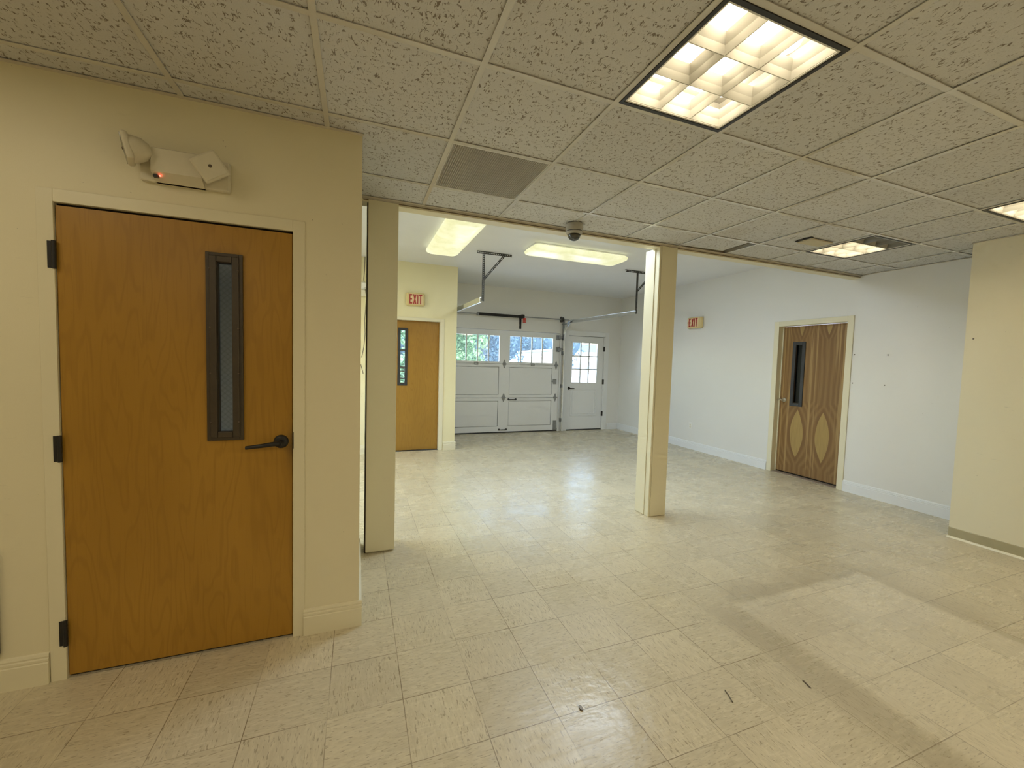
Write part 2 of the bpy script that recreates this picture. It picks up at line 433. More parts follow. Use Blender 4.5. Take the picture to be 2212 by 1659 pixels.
w.box(1.415, 1.535, YE+.12, YB, 0, G)
struct('wall_inner', w, M_ywall, 'cream wall with the exit door beside the garage door', 'wall')
w = wall_x(-2.62, -2.5, 3.43, YB+.14, G, [(3.9, 6.1, .85, 2.2)])
w.box(-2.5, -2.3, 3.31, 3.43, 0, G)
struct('wall_side', w, M_gwall, 'unseen side wall of the garage part with an added window opening', 'wall')
struct('wall_front', MB().box(-4.12, XJ+.12, -4.12, -4, 0, G+.12).box(-4.12, -4, -4, YW+.12, 0, G+.12).box(-4.12, -2.3, YW, YW+.12, H+.05, G+.12), M_wall, 'cream walls behind the photographer', 'wall')
# header between the two ceilings
struct('trim_1', MB().box(.022, XR, YH+.004, YH+.105, 2.632, G+.12).box(-2.5, .022, 3.31, 3.43, H, G+.12), M_wall, 'cream beam face along the edge of the tiled ceiling', 'beam')
struct('ceiling', MB().box(-2.62, XR, YH+.105, YB+.14, G, G+.1), M_gceil, 'smooth white plaster ceiling over the garage part', 'ceiling')
struct('roof', MB().box(-4.3, XR+.4, -4.3, YB+.3, G+.12, G+.3), M_gceil, 'roof slab over the building', 'roof')

# suspended ceiling: lay-in tiles, cells with fixtures left open
open_cells = {(2, -1), (7, 1), (7, -1), (1, 1), (5, 2)}
mb = MB(); g = .0
ex0, ex1, ey0, ey1 = -4, XR, -4, YH
for i in range(-7, 11):
    for j in range(-10, 3):
        x0 = max(CX0+i*CS, ex0); x1 = min(CX0+(i+1)*CS, ex1); y0 = max(CY0+j*CS, ey0); y1 = min(CY0+(j+1)*CS, ey1)
        if x1-x0 < .02 or y1-y0 < .02: continue
        if (i, j) in open_cells: continue
        mb.box(x0+.006, x1-.006, y0+.006, y1-.006, H+.005+random.uniform(0, .0015), H+.02)
ceil = struct('ceiling', mb, M_tile, 'suspended ceiling of fissured beige lay-in tiles', 'ceiling')
mb = MB()
for i in range(-6, 10):
    x = CX0+i*CS; mb.box(x-.012, x+.012, ey0, ey1, H-.001, H+.002); mb.box(x-.002, x+.002, ey0, ey1, H+.002, H+.035)
for j in range(-9, 3):
    y = CY0+j*CS; mb.box(ex0, ex1, y-.012, y+.012, H-.0005, H+.0025); mb.box(ex0, ex1, y-.002, y+.002, H+.0025, H+.035)
obj('ceiling_grid', mb, M_grid, ceil)
mb = MB()
mb.box(.0, XR, YH-.022, YH+.002, H-.002, H+.002); mb.box(0, XR, YH-.0005, YH+.003, H-.012, H+.02)
mb.box(-4, .022, YW-.02, YW, H-.002, H+.002); mb.box(XR-.02, XR, 2.03, YH, H-.002, H+.002); mb.box(XJ-.02, XJ, -4, 2.03, H-.002, H+.002)
obj('wall_angle', mb, simple('wall_angle_paint', (.60, .55, .46), .4), ceil)
mb = MB().box(.03, XR, YH+.0035, YH+.012, 2.643, 2.652)
obj('shadow_reveal', mb, simple('brown_reveal', (.20, .15, .10), .7), ceil)

# baseboards
BP = [(0, 0), (.016, 0), (.016, .098), (.012, .102), (.014, .108), (.014, .116), (.009, .120), (.011, .128), (.007, .138), (0, .141)]
def base_run(a, b, nrm):
    mb = MB(); n = Vector((nrm[0], nrm[1], 0)); z = Vector((0, 0, 1))
    mb.sweep(BP, [(Vector((*a, 0)), n, z), (Vector((*b, 0)), n, z)]); return mb
mb = base_run((-.26, YW), (.032, YW), (0, -1)); mb.sweep(BP, [(Vector((.016, YW, 0)), Vector((1, 0, 0)), Vector((0, 0, 1))), (Vector((.016, 3.22, 0)), Vector((1, 0, 0)), Vector((0, 0, 1)))])
struct('baseboard_left', mb, M_trim, 'cream beaded baseboard right of the near door', 'baseboard')
struct('baseboard_far_left', base_run((-4, YW), (-1.28, YW), (0, -1)), M_trim, 'cream beaded baseboard left of the near door', 'baseboard')
mb = base_run((XR, 2.03), (XR, 3.262), (-1, 0)); struct('baseboard_right', mb, M_gdoor, 'white baseboard between right wooden door and wall step', 'baseboard')
mb = base_run((XR, 4.292), (XR, YB), (-1, 0)); struct('baseboard_far_right', mb, M_gdoor, 'white baseboard from right wooden door to far corner', 'baseboard')
mb = base_run((5.42, YB), (XR, YB), (0, -1)); struct('baseboard_back', mb, M_gdoor, 'short white baseboard in the far right corner', 'baseboard')
mb = base_run((1.335, YE), (1.551, YE), (0, -1)); mb.sweep(BP, [(Vector((1.535, YE, 0)), Vector((1, 0, 0)), Vector((0, 0, 1))), (Vector((1.535, YB, 0)), Vector((1, 0, 0)), Vector((0, 0, 1)))])
struct('baseboard_inner', mb, M_trim, 'short cream baseboard at the exit door corner', 'baseboard')
struct('baseboard_inner_left', base_run((-2.5, YE), (.285, YE), (0, -1)), M_trim, 'cream baseboard left of the exit door seen in the gap', 'baseboard')
bb = struct('baseboard_near_right', MB().prism([(XJ, 0), (XJ-.006, .0), (XJ-.004, .09), (XJ, .095)], 'y', -4, 2.03), M_cove, 'olive vinyl cove base on the stepped wall', 'baseboard')
bb.rotation_euler = (0, 0, 0)
obj('floor_strip', MB().prism([(XJ-.02, 0), (XJ-.003, 0), (XJ-.006, .016), (XJ-.016, .012)], 'y', -4, 2.035), M_edge2, bb)['label'] = 'bright cream strip at the floor'
# NOTE prism along y takes (x,z) pairs

# ------------------------------------------------------------------ columns
c1 = thing('column', 'cream boxed column left of the opening, beside the near wall corner', 'column', (.165, 3.33, 0))
obj('front_board', MB().box(.066, .279, YH, YH+.02, .012, 2.650, .002), M_wall, c1)
obj('core', MB().box(.074, .272, YH+.02, 3.44, 0, 2.632), M_wall, c1)
obj('gap_shade_strip', MB().box(.0575, .0735, YH+.0205, 3.44, 0, 2.64), M_brown, c1)['label'] = 'dark strip standing for the shaded gap'  # dark strip put in for the shade of the open seam
c2 = thing('column', 'scuffed cream boxed column standing in the middle of the floor', 'column', (2.8, 3.33, 0))
obj('front_board', MB().box(2.722, 2.908, YH, YH+.02, .004, 2.648, .0015), M_wall, c2)
obj('corner_board', MB().box(2.700, 2.7195, YH+.003, 3.26, .004, 2.648, .0015), M_wall, c2)
obj('core', MB().box(2.706, 2.9, YH+.02, 3.425, 0, 2.632), M_wall, c2)
obj('back_board', MB().box(2.698, 2.7055, 3.30, 3.435, .004, 2.632), M_wall, c2)

# ------------------------------------------------------------------ door makers
def screw(mb, c, r, d):
    M = Matrix.Translation(c) @ Matrix.Rotation(-PI/2 if d == 'y' else PI/2, 4, 'X' if d == 'y' else 'Y')
    mb.lathe([(0, r*.7), (r*.7, r*.5), (r, 0)], M, 10); return mb
def rotY(c): return Matrix.Translation(c) @ Matrix.Rotation(PI/2, 4, 'X')   # local z -> -y

# near door (left wall)
leaf = wall_y(YW+.004, YW+.048, D1[0]+.004, D1[1]-.004, D1T-.012, [(-.640, -.556, 1.10, 1.943)])
bmesh.ops.translate(leaf.bm, verts=leaf.bm.verts, vec=(0, 0, .0))
for v in leaf.bm.verts:
    if v.co.z < .001: v.co.z = .014
d1 = struct('door_1', leaf, M_birch, 'amber birch door with tall narrow wired window in the near left wall', 'door')
mb = MB()
for a, b in ((-1.277, D1[0]), (D1[1], -.256)): mb.box(a, b, YW-.006, YW+.0, 0, 2.179, .0015)
mb.box(D1[0], D1[1], YW-.006, YW, D1T, 2.179, .0015)
obj('casing', mb, M_trim, d1)['label'] = 'cream painted casing'
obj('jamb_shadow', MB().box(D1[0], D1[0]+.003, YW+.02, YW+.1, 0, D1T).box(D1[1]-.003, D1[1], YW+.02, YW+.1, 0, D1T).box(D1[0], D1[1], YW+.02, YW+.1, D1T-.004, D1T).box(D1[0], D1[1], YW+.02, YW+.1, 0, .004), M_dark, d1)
for z0 in (1.842, 1.000, .160):
    h = obj('hinge', MB().box(-1.244, -1.216, YW-.0075, YW-.004, z0, z0+.115, .0005), M_black, d1)
    kn = MB().tube([(-1.221, YW-.010, z0-.002), (-1.221, YW-.010, z0+.117)], .0075, 12)
    obj('knuckle', kn, M_black, h, smooth=True)
fr = MB().ring(-.681, -.529, 1.070, 1.979, .016, YW-.008, YW+.004, bev=.002)
fr.ring(-.667, -.543, 1.084, 1.965, .031, YW-.015, YW+.004, bev=.005)
fr.ring(-.640, -.570+.014, 1.106, 1.939, .006, YW+.0, YW+.03)
fo = obj('vision_frame', fr, M_brown, d1)
sm = MB()
for z in (1.16, 1.40, 1.62, 1.90):
    for x in (-.663, -.547): sm.lathe([(0, .003), (.003, .002), (.0045, 0)], rotY((x, YW-.0145, z)), 10)
obj('screws', sm, M_screw, fo)
obj('pane', MB().box(-.637, -.559, YW+.020, YW+.026, 1.103, 1.941), M_wglass, d1)['label'] = 'wired glass pane'
lv = obj('lever_handle', MB().tube([(-.366, YW-.012, 1.052), (-.366, YW-.052, 1.052)], .012, 14).tube([(-.366, YW-.052, 1.052), (-.40, YW-.056, 1.050), (-.45, YW-.056, 1.043), (-.512, YW-.050, 1.036)], .0125, 10, r2=.009), M_black, d1, smooth=True)
obj('rosette', MB().lathe([(0, .012), (.022, .012), (.031, .008), (.035, 0)], rotY((-.366, YW+.004, 1.052)), 32), M_black, lv, smooth=True)
obj('strike_plate', MB().box(-.3125, -.3075, YW-.0078, YW+.002, 1.015, 1.10), M_black, d1)

# exit door in the inner wall
leaf = wall_y(YE+.07, YE+.114, D2[0]+.014, D2[1]-.014, 2.112, [(.640, .735, 1.115, 1.955)])
for v in leaf.bm.verts:
    if v.co.z < .001: v.co.z = .012
d2 = struct('door_2', leaf, M_birch2, 'honey birch exit door under the far EXIT sign', 'door')
mb = MB().box(D2[0]-.05, D2[0]+.012, YE-.008, YE+.065, 0, 2.17, .002).box(D2[1]-.012, D2[1]+.055, YE-.008, YE+.0, 0, 2.165, .002)
mb.box(D2[1]-.012, D2[1], YE, YE+.115, 0, 2.125).box(D2[0]+.012, D2[1]-.012, YE-.008, YE+.0, 2.118, 2.165, .002).box(D2[0]+.012, D2[1]-.012, YE, YE+.115, 2.114, 2.125)
obj('casing', mb, M_trim, d2)['label'] = 'cream painted casing'
yf = YE+.07
fr = MB().ring(.600, .752, 1.068, 1.994, .042, yf-.012, yf+.004, bev=.003)
obj('vision_frame', fr, M_char, d2)
obj('pane', MB().box(.642, .733, yf+.018, yf+.024, 1.117, 1.953), M_glass, d2)
obj('threshold', MB().box(D2[0]+.012, D2[1]-.012, YE+.03, YE+.12, 0, .009, .002), M_char, d2)
lv = obj('lever_handle', MB().tube([(.43, yf-.01, 1.0), (.43, yf-.05, 1.0)], .011, 12).tube([(.43, yf-.05, 1.0), (.54, yf-.05, .992)], .010, 10), M_black, d2, smooth=True)
obj('rosette', MB().lathe([(0, .01), (.030, .008), (.034, 0)], rotY((.43, yf, 1.0)), 24), M_black, lv, smooth=True)

# window of the vestibule behind the exit door
mb = MB().ring(-.2, 1.2, .85, 2.1, .06, YB+.02, YB+.09)
for z, w in ((1.667, .022), (1.335, .022), (1.262, .012), (1.124, .012)): mb.box(-.14, 1.14, YB+.03, YB+.075, z-w, z+w)
mb.box(.24, .28, YB+.03, YB+.075, .91, 2.04).box(1.0, 1.03, YB+.03, YB+.075, .91, 2.04)
wn = struct('window_1', mb, M_gdoor, 'white barred window seen through the exit door glass', 'window')
obj('pane', MB().box(-.14, 1.14, YB+.05, YB+.056, .91, 2.04), M_glass, wn)
mb = MB().ring(3.9, 6.1, .85, 2.2, .07, -2.60, -2.54, axis='x'); mb.box(-2.58, -2.55, 4.98, 5.02, .92, 2.13)
wn = struct('added_window', mb, M_gdoor, 'white framed window added in the unseen side wall', 'window')  # added to go with the side fill light, not a known window
obj('pane', MB().box(-2.57, -2.565, 3.97, 6.03, .92, 2.13), M_glass, wn)

# white half-lite entry door in the back wall
yl = YB+.035
leaf = wall_y(yl, yl+.044, D3[0]+.018, D3[1]-.018, 2.112, [(4.470, 5.122, 1.075, 1.975)])
for v in leaf.bm.verts:
    if v.co.z < .001: v.co.z = .022
# moulded lower panel
leaf.ring(4.455, 5.137, .320, .930, .022, yl-.014, yl+.002, bev=.004)
leaf.ring(4.505, 5.087, .370, .880, .016, yl-.010, yl+.002, bev=.003)
d3 = struct('door_3', leaf, M_gdoor, 'white entry door with nine-pane glass right of the garage door', 'door')
mb = MB()
for a, b in ((4.266, D3[0]+.004), (D3[1]-.004, 5.400)): mb.box(a, b, YB-.006, YB, 0, 2.225, .002)
mb.box(D3[0]+.004, D3[1]-.004, YB-.006, YB, 2.130, 2.225, .002)
mb.box(D3[0]+.012, D3[0]+.05, yl+.046, YB+.13, 0, 2.125).box(D3[1]-.05, D3[1]-.012, yl+.046, YB+.13, 0, 2.125).box(D3[0]+.012, D3[1]-.012, yl+.046, YB+.13, 2.08, 2.125)
mb.box(D3[0], D3[0]+.014, YB, YB+.13, 0, 2.135).box(D3[1]-.014, D3[1], YB, YB+.13, 0, 2.135).box(D3[0], D3[1], YB, YB+.13, 2.121, 2.135)
obj('casing', mb, M_gdoor, d3)
obj('door_sweep', MB().box(D3[0]+.014, D3[1]-.014, yl-.004, yl+.05, .0, .020), M_rubber, d3)
mb = MB().ring(4.452, 5.140, 1.057, 1.993, .026, yl-.010, yl+.002, bev=.003)
gx = [4.478+i*(5.114-4.478)/3 for i in range(4)]; gz = [1.083+i*(1.967-1.083)/3 for i in range(4)]
for x in gx[1:3]: mb.box(x-.0135, x+.0135, yl-.009, yl+.02, 1.083, 1.967, .002)
for z in gz[1:3]: mb.box(4.478, 5.114, yl-.009, yl+.02, z-.0135, z+.0135, .002)
gr = obj('glazing_frame', mb, M_gdoor, d3)
for i in range(3):
    for j in range(3): obj('pane', MB().box(gx[i]+.008, gx[i+1]-.008, yl+.0015, yl+.0055, gz[j]+.008, gz[j+1]-.008), M_glass, d3)
for z0 in (1.795, 1.045, .315): obj('hinge', MB().box(5.276, 5.308, YB-.0, YB+.036, z0, z0+.11).tube([(5.288, YB-.006, z0), (5.288, YB-.006, z0+.11)], .009, 10), M_black, d3)
lv = obj('lever_handle', MB().tube([(4.415, yl-.01, .95), (4.415, yl-.05, .95)], .011, 12).tube([(4.415, yl-.05, .95), (4.53, yl-.05, .945)], .010, 10), M_black, d3, smooth=True)
obj('rosette', MB().lathe([(0, .012), (.030, .010), (.036, 0)], rotY((4.415, yl, .95)), 24), M_black, lv, smooth=True)

# wooden door in the right wall (recessed)
xl = XR+.085
leaf = wall_x(xl, xl+.044, 3.336, 4.214, 2.112, [(3.925, 4.024, 1.03, 1.85)])
for v in leaf.bm.verts:
    if v.co.z < .001: v.co.z = .028
d4 = struct('door_4', leaf, M_cath, 'brown wooden door with cathedral grain in the right wall', 'door')
mb = MB()
for a, b in ((3.262, 3.332), (4.218, 4.288)): mb.box(XR-.014, XR, a, b, 0, 2.188, .003)
mb.box(XR-.014, XR, 3.332, 4.218, 2.118, 2.188, .003)
mb.box(XR, xl+.05, 3.318, 3.333, 0, 2.13).box(XR, xl+.05, 4.217, 4.232, 0, 2.13).box(XR, xl+.05, 3.333, 4.217, 2.116, 2.13)
mb.box(xl-.012, xl, 4.205, 4.217, 0, 2.116).box(xl-.012, xl, 3.333, 3.345, 0, 2.116)
obj('casing', mb, M_trim, d4)['label'] = 'cream casing and jamb'
obj('threshold', MB().box(XR+.01, xl+.05, 3.333, 4.217, 0, .008, .002), simple('worn_threshold', (.30, .24, .18), .5), d4)
obj('dark_gap', MB().box(xl+.02, xl+.04, 3.336, 4.214, .008, .028), M_dark, d4)
fr = MB().ring(3.886, 4.060, .985, 1.893, .044, xl-.012, xl+.004, axis='x', bev=.003)
obj('vision_frame', fr, M_char, d4)
obj('pane', MB().box(xl+.018, xl+.024, 3.927, 4.022, 1.032, 1.848), M_dglass, d4)
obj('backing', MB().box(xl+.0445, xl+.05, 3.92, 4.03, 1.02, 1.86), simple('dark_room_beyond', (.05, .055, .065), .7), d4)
lv = obj('lever_handle', MB().tube([(xl-.01, 4.145, 1.06), (xl-.055, 4.145, 1.06)], .011, 12).tube([(xl-.055, 4.145, 1.06), (xl-.058, 4.17, 1.068), (xl-.055, 4.205, 1.058)], .010, 10), M_nick, d4, smooth=True)
lv['label'] = 'satin nickel lever'
obj('rosette', MB().lathe([(0, .012), (.028, .010), (.034, 0)], Matrix.Translation((xl, 4.145, 1.06)) @ Matrix.Rotation(-PI/2, 4, 'Y'), 24), M_nick, lv, smooth=True)

# ------------------------------------------------------------------ garage door
yg = YB+.02
gd = thing('garage_door', 'white sectional garage door with two rows of glass panes in the far wall', 'garage door', (2.9, yg, 0))
S1, S2 = (1.810, 2.756), (2.986, 3.985)
zs = [.022, .745, 1.452, 2.148]
def section(z0, z1, glazed):
    mb = MB(); y0, y1 = yg, yg+.045
    z0 += .003; z1 -= .003
    ra, rb = (.06, .06)
    if glazed: ra, rb = .045, .110
    if z0 < .1: ra = .115; rb = .065
    if not glazed: mb.box(GX0, GX1, y1+.001, y1+.010, z1-.03, z1+.03)
    for a, b in ((GX0, S1[0]), (S1[1], S2[0]), (S2[1], GX1)): mb.box(a, b, y0, y1, z0, z1)
    for s in (S1, S2):
        mb.box(s[0], s[1], y0, y1, z0, z0+ra); mb.box(s[0], s[1], y0, y1, z1-rb, z1)
        if glazed:
            n = 4
            for k in range(1, n):
                x = s[0]+k*(s[1]-s[0])/n; mb.box(x-.0135, x+.0135, y0-.003, y0+.02, z0+ra, z1-rb, .002)
        else:
            mb.box(s[0], s[1], y0+.034, y1-.004, z0+ra, z1-rb)
            mb.box(s[0]+.007, s[1]-.007, y0+.008, y0+.034, z0+ra+.008, z1-rb-.008, .003)
    return mb
p0 = obj('bottom_section', section(zs[0], zs[1], False), M_gdoor, gd)
p1 = obj('middle_section', section(zs[1], zs[2], False), M_gdoor, gd)
p2 = obj('top_section', section(zs[2], zs[3], True), M_gdoor, gd)
for s in (S1, S2):
    for k in range(4):
        a = s[0]+k*(s[1]-s[0])/4+.012; b = s[0]+(k+1)*(s[1]-s[0])/4-.012
        if k == 0: a = s[0]
        if k == 3: b = s[1]
        obj('pane', MB().box(a, b, yg+.006, yg+.010, zs[2]+.047, zs[3]-.112), M_glass, p2)
obj('bottom_seal', MB().box(GX0, GX1, yg+.005, yg+.04, 0, .022, .003), M_rubber, p0)
def diamond(x, z, parent):
    mb = MB().prism([(x-.040, z), (x-.008, z+.088), (x+.008, z+.088), (x+.040, z), (x+.008, z-.088), (x-.008, z-.088)], 'y', yg-.004, yg)
    mb.tube([(x-.048, yg-.012, z), (x+.048, yg-.012, z)], .009, 10)
    return obj('hinge', mb, M_grey, parent)
for x in (2.871, 4.075):
    diamond(x, zs[2], p1); diamond(x, zs[1], p0)
diamond(1.73, zs[2], p1); diamond(1.73, zs[1], p0)
for x in (2.262, 3.515): obj('latch', MB().ring(x-.045, x+.045, zs[2]-.03, zs[2]+.025, .014, yg-.012, yg, bev=.003).box(x-.055, x+.055, yg-.006, yg, zs[2]-.004, zs[2]+.004), M_grey, p1)
def pull(x, z, parent):
    mb = MB().tube([(x-.075, yg-.004, z), (x-.062, yg-.030, z), (x+.062, yg-.030, z), (x+.075, yg-.004, z)], .008, 8)
    for s in (-1, 1): mb.lathe([(0, .006), (.018, .006), (.022, 0)], rotY((x+s*.08, yg, z)), 14)
    return obj('pull_handle', mb, M_steel, parent, smooth=True)
pull(3.065, .710, p0); pull(2.868, .072, p0)
obj('lock_box', MB().box(4.005, 4.088, yg-.03, yg, 1.045, 1.15, .01).tube([(3.975, yg-.015, 1.10), (4.0, yg-.015, 1.10)], .012, 10), M_grey, p1)
obj('corner_bracket', MB().box(4.04, 4.125, yg-.006, yg, .03, .24, .002).tube([(4.06, yg-.012, .05), (4.13, yg-.012, .05)], .012, 10), M_grey, p0)
for z in (2.06, 1.80):
    mb = MB().box(4.055, 4.138, yg-.02, yg, z-.05, z+.05, .003).box(4.09, 4.165, yg-.07, yg-.022, z-.035, z+.03, .004).tube([(4.10, yg-.05, z), (4.188, yg-.05, z)], .02, 14)
    obj('roller_bracket', mb, M_grey, p2)
struct('trim_2', MB().box(GX1, GX1+.03, YB-.02, YB, 0, 2.10, .002).box(GX0-.03, GX0, YB-.02, YB, 0, 2.10, .002).box(GX0-.004, GX0+.03, YB+.075, YB+.138, 0, GZ).box(GX1-.03, GX1+.004, YB+.075, YB+.138, 0, GZ).box(GX0, GX1, YB+.075, YB+.138, GZ-.035, GZ), M_gdoor, 'white stops around the garage door', 'trim')

# tracks
def track(x, label, inner):
    t = thing('door_track', label, 'track', (x, 7.9, 0), 'overhead door tracks')
    prof = [(-.036*inner, -.012), (.036*inner, -.012), (.036*inner, .012), (.031*inner, .012), (.031*inner, -.008), (-.031*inner, -.008), (-.031*inner, .012), (-.036*inner, .012)]
    R = .34; yv = YB-.06; zt = 2.385; fr = []
    X = Vector((1, 0, 0))
    path = [(yv, .015, PI/2), (yv, zt-R, PI/2)]
    for k in range(1, 13):
        a = PI/2*k/12; path.append((yv-R+R*math.cos(a), zt-R+R*math.sin(a), PI/2+a))
    path.append((5.57, 2.352, PI))
    for y, z, th in path:
        d = Vector((0, math.cos(th), math.sin(th)))
        nrm = Vector((0, -math.sin(th), math.cos(th)))
        fr.append((Vector((x, y, z)), nrm, Vector((-inner, 0, 0))))
    pr = [(a*inner if inner < 0 else a, b) for a, b in prof]
    obj('rail', MB().sweep(pr, fr), M_galv, t, smooth=False)
    for z in (.25, 1.0, 1.72): obj('wall_bracket', MB().box(x-.03, x+.03, yv+.02, YB-.001, z-.04, z+.04, .003), M_grey, t)
    mb = MB().box(x-.014, x+.02, yv+.02, YB-.001, 2.0, 2.47).box(x-.03, x+.03, YB-.18, YB-.001, 2.345, 2.362)
    obj('top_bracket', mb, M_grey, t)
    return t
track(4.205, 'galvanised curved track on the right of the garage door', 1)
track(1.602, 'galvanised track left of the garage door, half hidden by wall', -1)

def perforated(mb, p0, p1, wdir, width, ndir, th=.003, pitch=.027):
    """flat strip with a row of square holes from p0 to p1 plus a plain return flange"""
    p0, p1 = Vector(p0), Vector(p1); d = (p1-p0); L = d.length; d.normalize(); w = Vector(wdir).normalized(); n = Vector(ndir).normalized()
    def bx(a0, a1, b0, b1, c0, c1):
        P = [p0+d*a+w*b+n*c for a in (a0, a1) for b in (b0, b1) for c in (c0, c1)]
        mb.hull(P)
    hole = pitch*.42; rail = (width-hole)/2
    bx(0, L, 0, rail, 0, th); bx(0, L, width-rail, width, 0, th)
    k = int(L/pitch); s = L/k
    for i in range(k+1):
        a0 = max(0, i*s-(s-hole)/2); a1 = min(L, i*s+(s-hole)/2); bx(a0, a1, rail, width-rail, 0, th)
    bx(0, L, width-th, width, 0, width*.9)
def hanger(xv, x0, x1, xd, zd, label):
    t = thing('track_hanger', label, 'bracket', (xv, 5.6, G), 'perforated track hangers')
    mb = MB(); perforated(mb, (x0, 5.59, G-.036), (x1, 5.59, G-.036), (0, 0, 1), .036, (0, 1, 0)); obj('ceiling_rail', mb, M_steel, t)
    mb = MB(); perforated(mb, (xv-.018, 5.588, 2.34), (xv-.018, 5.588, G), (1, 0, 0), .036, (0, 1, 0)); obj('drop_bar', mb, M_steel, t)
    a = Vector((xv, 5.584, zd)); b = Vector((xd, 5.584, G-.012)); d = (b-a).normalized(); w = Vector((d.z, 0, -d.x))
    mb = MB(); perforated(mb, a-w*.016, b-w*.016, w, .032, (0, 1, 0)); obj('brace', mb, M_steel, t)
    return t
hanger(1.640, 1.545, 2.060, 1.955, 2.635, 'dark perforated hanger near the left wrap light, holding left track')
hanger(4.240, 4.012, 4.545, 4.535, 2.70, 'dark perforated hanger partly behind the middle column')

# torsion spring assembly
ys = 7.93; zsft = 2.44
ts = thing('torsion_spring', 'dark torsion spring and shaft above the garage door', 'spring', (2.9, ys, zsft))
obj('shaft', MB().tube([(1.55, ys, zsft), (4.285, ys, zsft)], .0125, 12), M_grey, ts, smooth=True)
mb = MB()
pts = [(2.235+.955*k/60, ys, zsft) for k in range(61)]
for k, p in enumerate(pts[:-1]): mb.tube([p, pts[k+1]], .030, 14, cap=False, r2=.0275)
obj('spring', mb, M_black, ts, smooth=True)
obj('spring_cone', MB().lathe([(0, 0), (.036, 0), (.036, .012), (.030, .03), (0, .03)], Matrix.Translation((2.215, ys, zsft)) @ Matrix.Rotation(PI/2, 4, 'Y'), 20), M_grey, ts)
mb = MB(); perforated(mb, (3.168, YB-.004, 2.195), (3.168, YB-.004, 2.47), (1, 0, 0), .036, (0, -1, 0)); mb.box(3.16, 3.23, ys-.035, YB-.002, 2.41, 2.485, .008)
obj('center_bracket', mb, M_black, ts)
mb = MB()
for k in range(4): mb.lathe([(0, 0), (.034, .002), (.036, .010), (.034, .018), (0, .02)], Matrix.Translation((3.235, ys-.01, 2.322+.024*k)), 16)
obj('winding_cone', mb, M_redp, ts, smooth=True)['label'] = 'red ribbed cone'
for xd, nm in ((4.085, 'cable_drum'), (1.64, 'cable_drum')):
    obj(nm, MB().lathe([(0, 0), (.062, 0), (.062, .012), (.042, .018), (.042, .042), (.052, .046), (.052, .055), (0, .055)], Matrix.Translation((xd, ys, zsft)) @ Matrix.Rotation(PI/2, 4, 'Y'), 24), M_char, ts)

# ------------------------------------------------------------------ ceiling fixtures
def troffer(i, j, label, off_row=None, along='x'):
    x0 = CX0+i*CS; y0 = CY0+j*CS; cx, cy = x0+CS/2, y0+CS/2
    t = thing('troffer_light', label, 'ceiling light', (cx, cy, H), 'square parabolic ceiling lights')
    a, b = x0+.013, x0+CS-.013; c, d = y0+.013, y0+CS-.013
    obj('frame', MB().ring(a, b, c, d, .017, H-.004, H+.012, axis='z'), M_edge, t)['label'] = 'black outer frame'
    obj('door_trim', MB().ring(a+.017, b-.017, c+.017, d-.017, .010, H-.001, H+.014, axis='z', bev=.002), M_cap, t)
    a += .027; b -= .027; c += .027; d -= .027
    hs = MB(); hs.box(a-.012, b+.012, c-.012, d+.012, H+.112, H+.116)
    for q in ((a-.012, a, c, d), (b, b+.012, c, d), (a-.012, b+.012, c-.012, c), (a-.012, b+.012, d, d+.012)): hs.box(*q, H+.014, H+.112)
    obj('housing', hs, M_refl, t)
    lv = MB(); ld = MB(); hb, ht = H+.003, H+.060; tb, tt = .0018, .034; e = (d-c)/3
    def blade(q, k): 
        l = (0 if k == 0 else 1); r = (0 if k == 3 else 1)
        return [(q-tb*l, hb), (q+tb*r, hb), (q+tt*.35*r, hb+.028), (q+tt*r, ht), (q-tt*l, ht), (q-tt*.35*l, hb+.028)]
    for k in range(4):
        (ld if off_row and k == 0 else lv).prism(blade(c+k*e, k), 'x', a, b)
        x = a+k*(b-a)/3
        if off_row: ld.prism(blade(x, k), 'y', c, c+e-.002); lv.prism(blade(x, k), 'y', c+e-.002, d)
        else: lv.prism(blade(x, k), 'y', c, d)
    obj('louver', lv, M_louv, t)
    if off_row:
        ld.box(a, b, c, c+e, H+.062, H+.066); ld.box(a, b, c+e-.004, c+e-.0022, H+.006, H+.062)  # added lid and partition keep lamp light out of this bay
        obj('unlit_bay', ld, M_ldark, t)['label'] = 'unlit third painted dark'
    else: ld.bm.free()
    for s, yc in ((-1, cy+.005 if off_row else cy-.135), (1, cy+.185 if off_row else cy+.135)):
        mt = M_lamp
        r = .05
        pts = [(a+.04, yc-r, H+.088)]
        pts.append((b-.06-r, yc-r, H+.088))
        for k in range(1, 9): th = -PI/2+PI*k/9; pts.append((b-.06-r+r*math.cos(th)*1.0, yc+r*math.sin(th), H+.088))
        pts.append((b-.06-r, yc+r, H+.088)); pts.append((a+.04, yc+r, H+.088))
        lp = obj('lamp', MB().tube(pts, .014, 8), mt, t, smooth=True)
        obj('lamp_base', MB().box(a+.01, a+.05, yc-r-.02, yc+r+.02, H+.07, H+.108, .004), M_cap, lp)
    return t
troffer(2, -1, 'large square nine-cell ceiling light nearest the camera')
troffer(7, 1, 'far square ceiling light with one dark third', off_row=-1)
troffer(7, -1, 'square ceiling light cut off by right edge of photo')

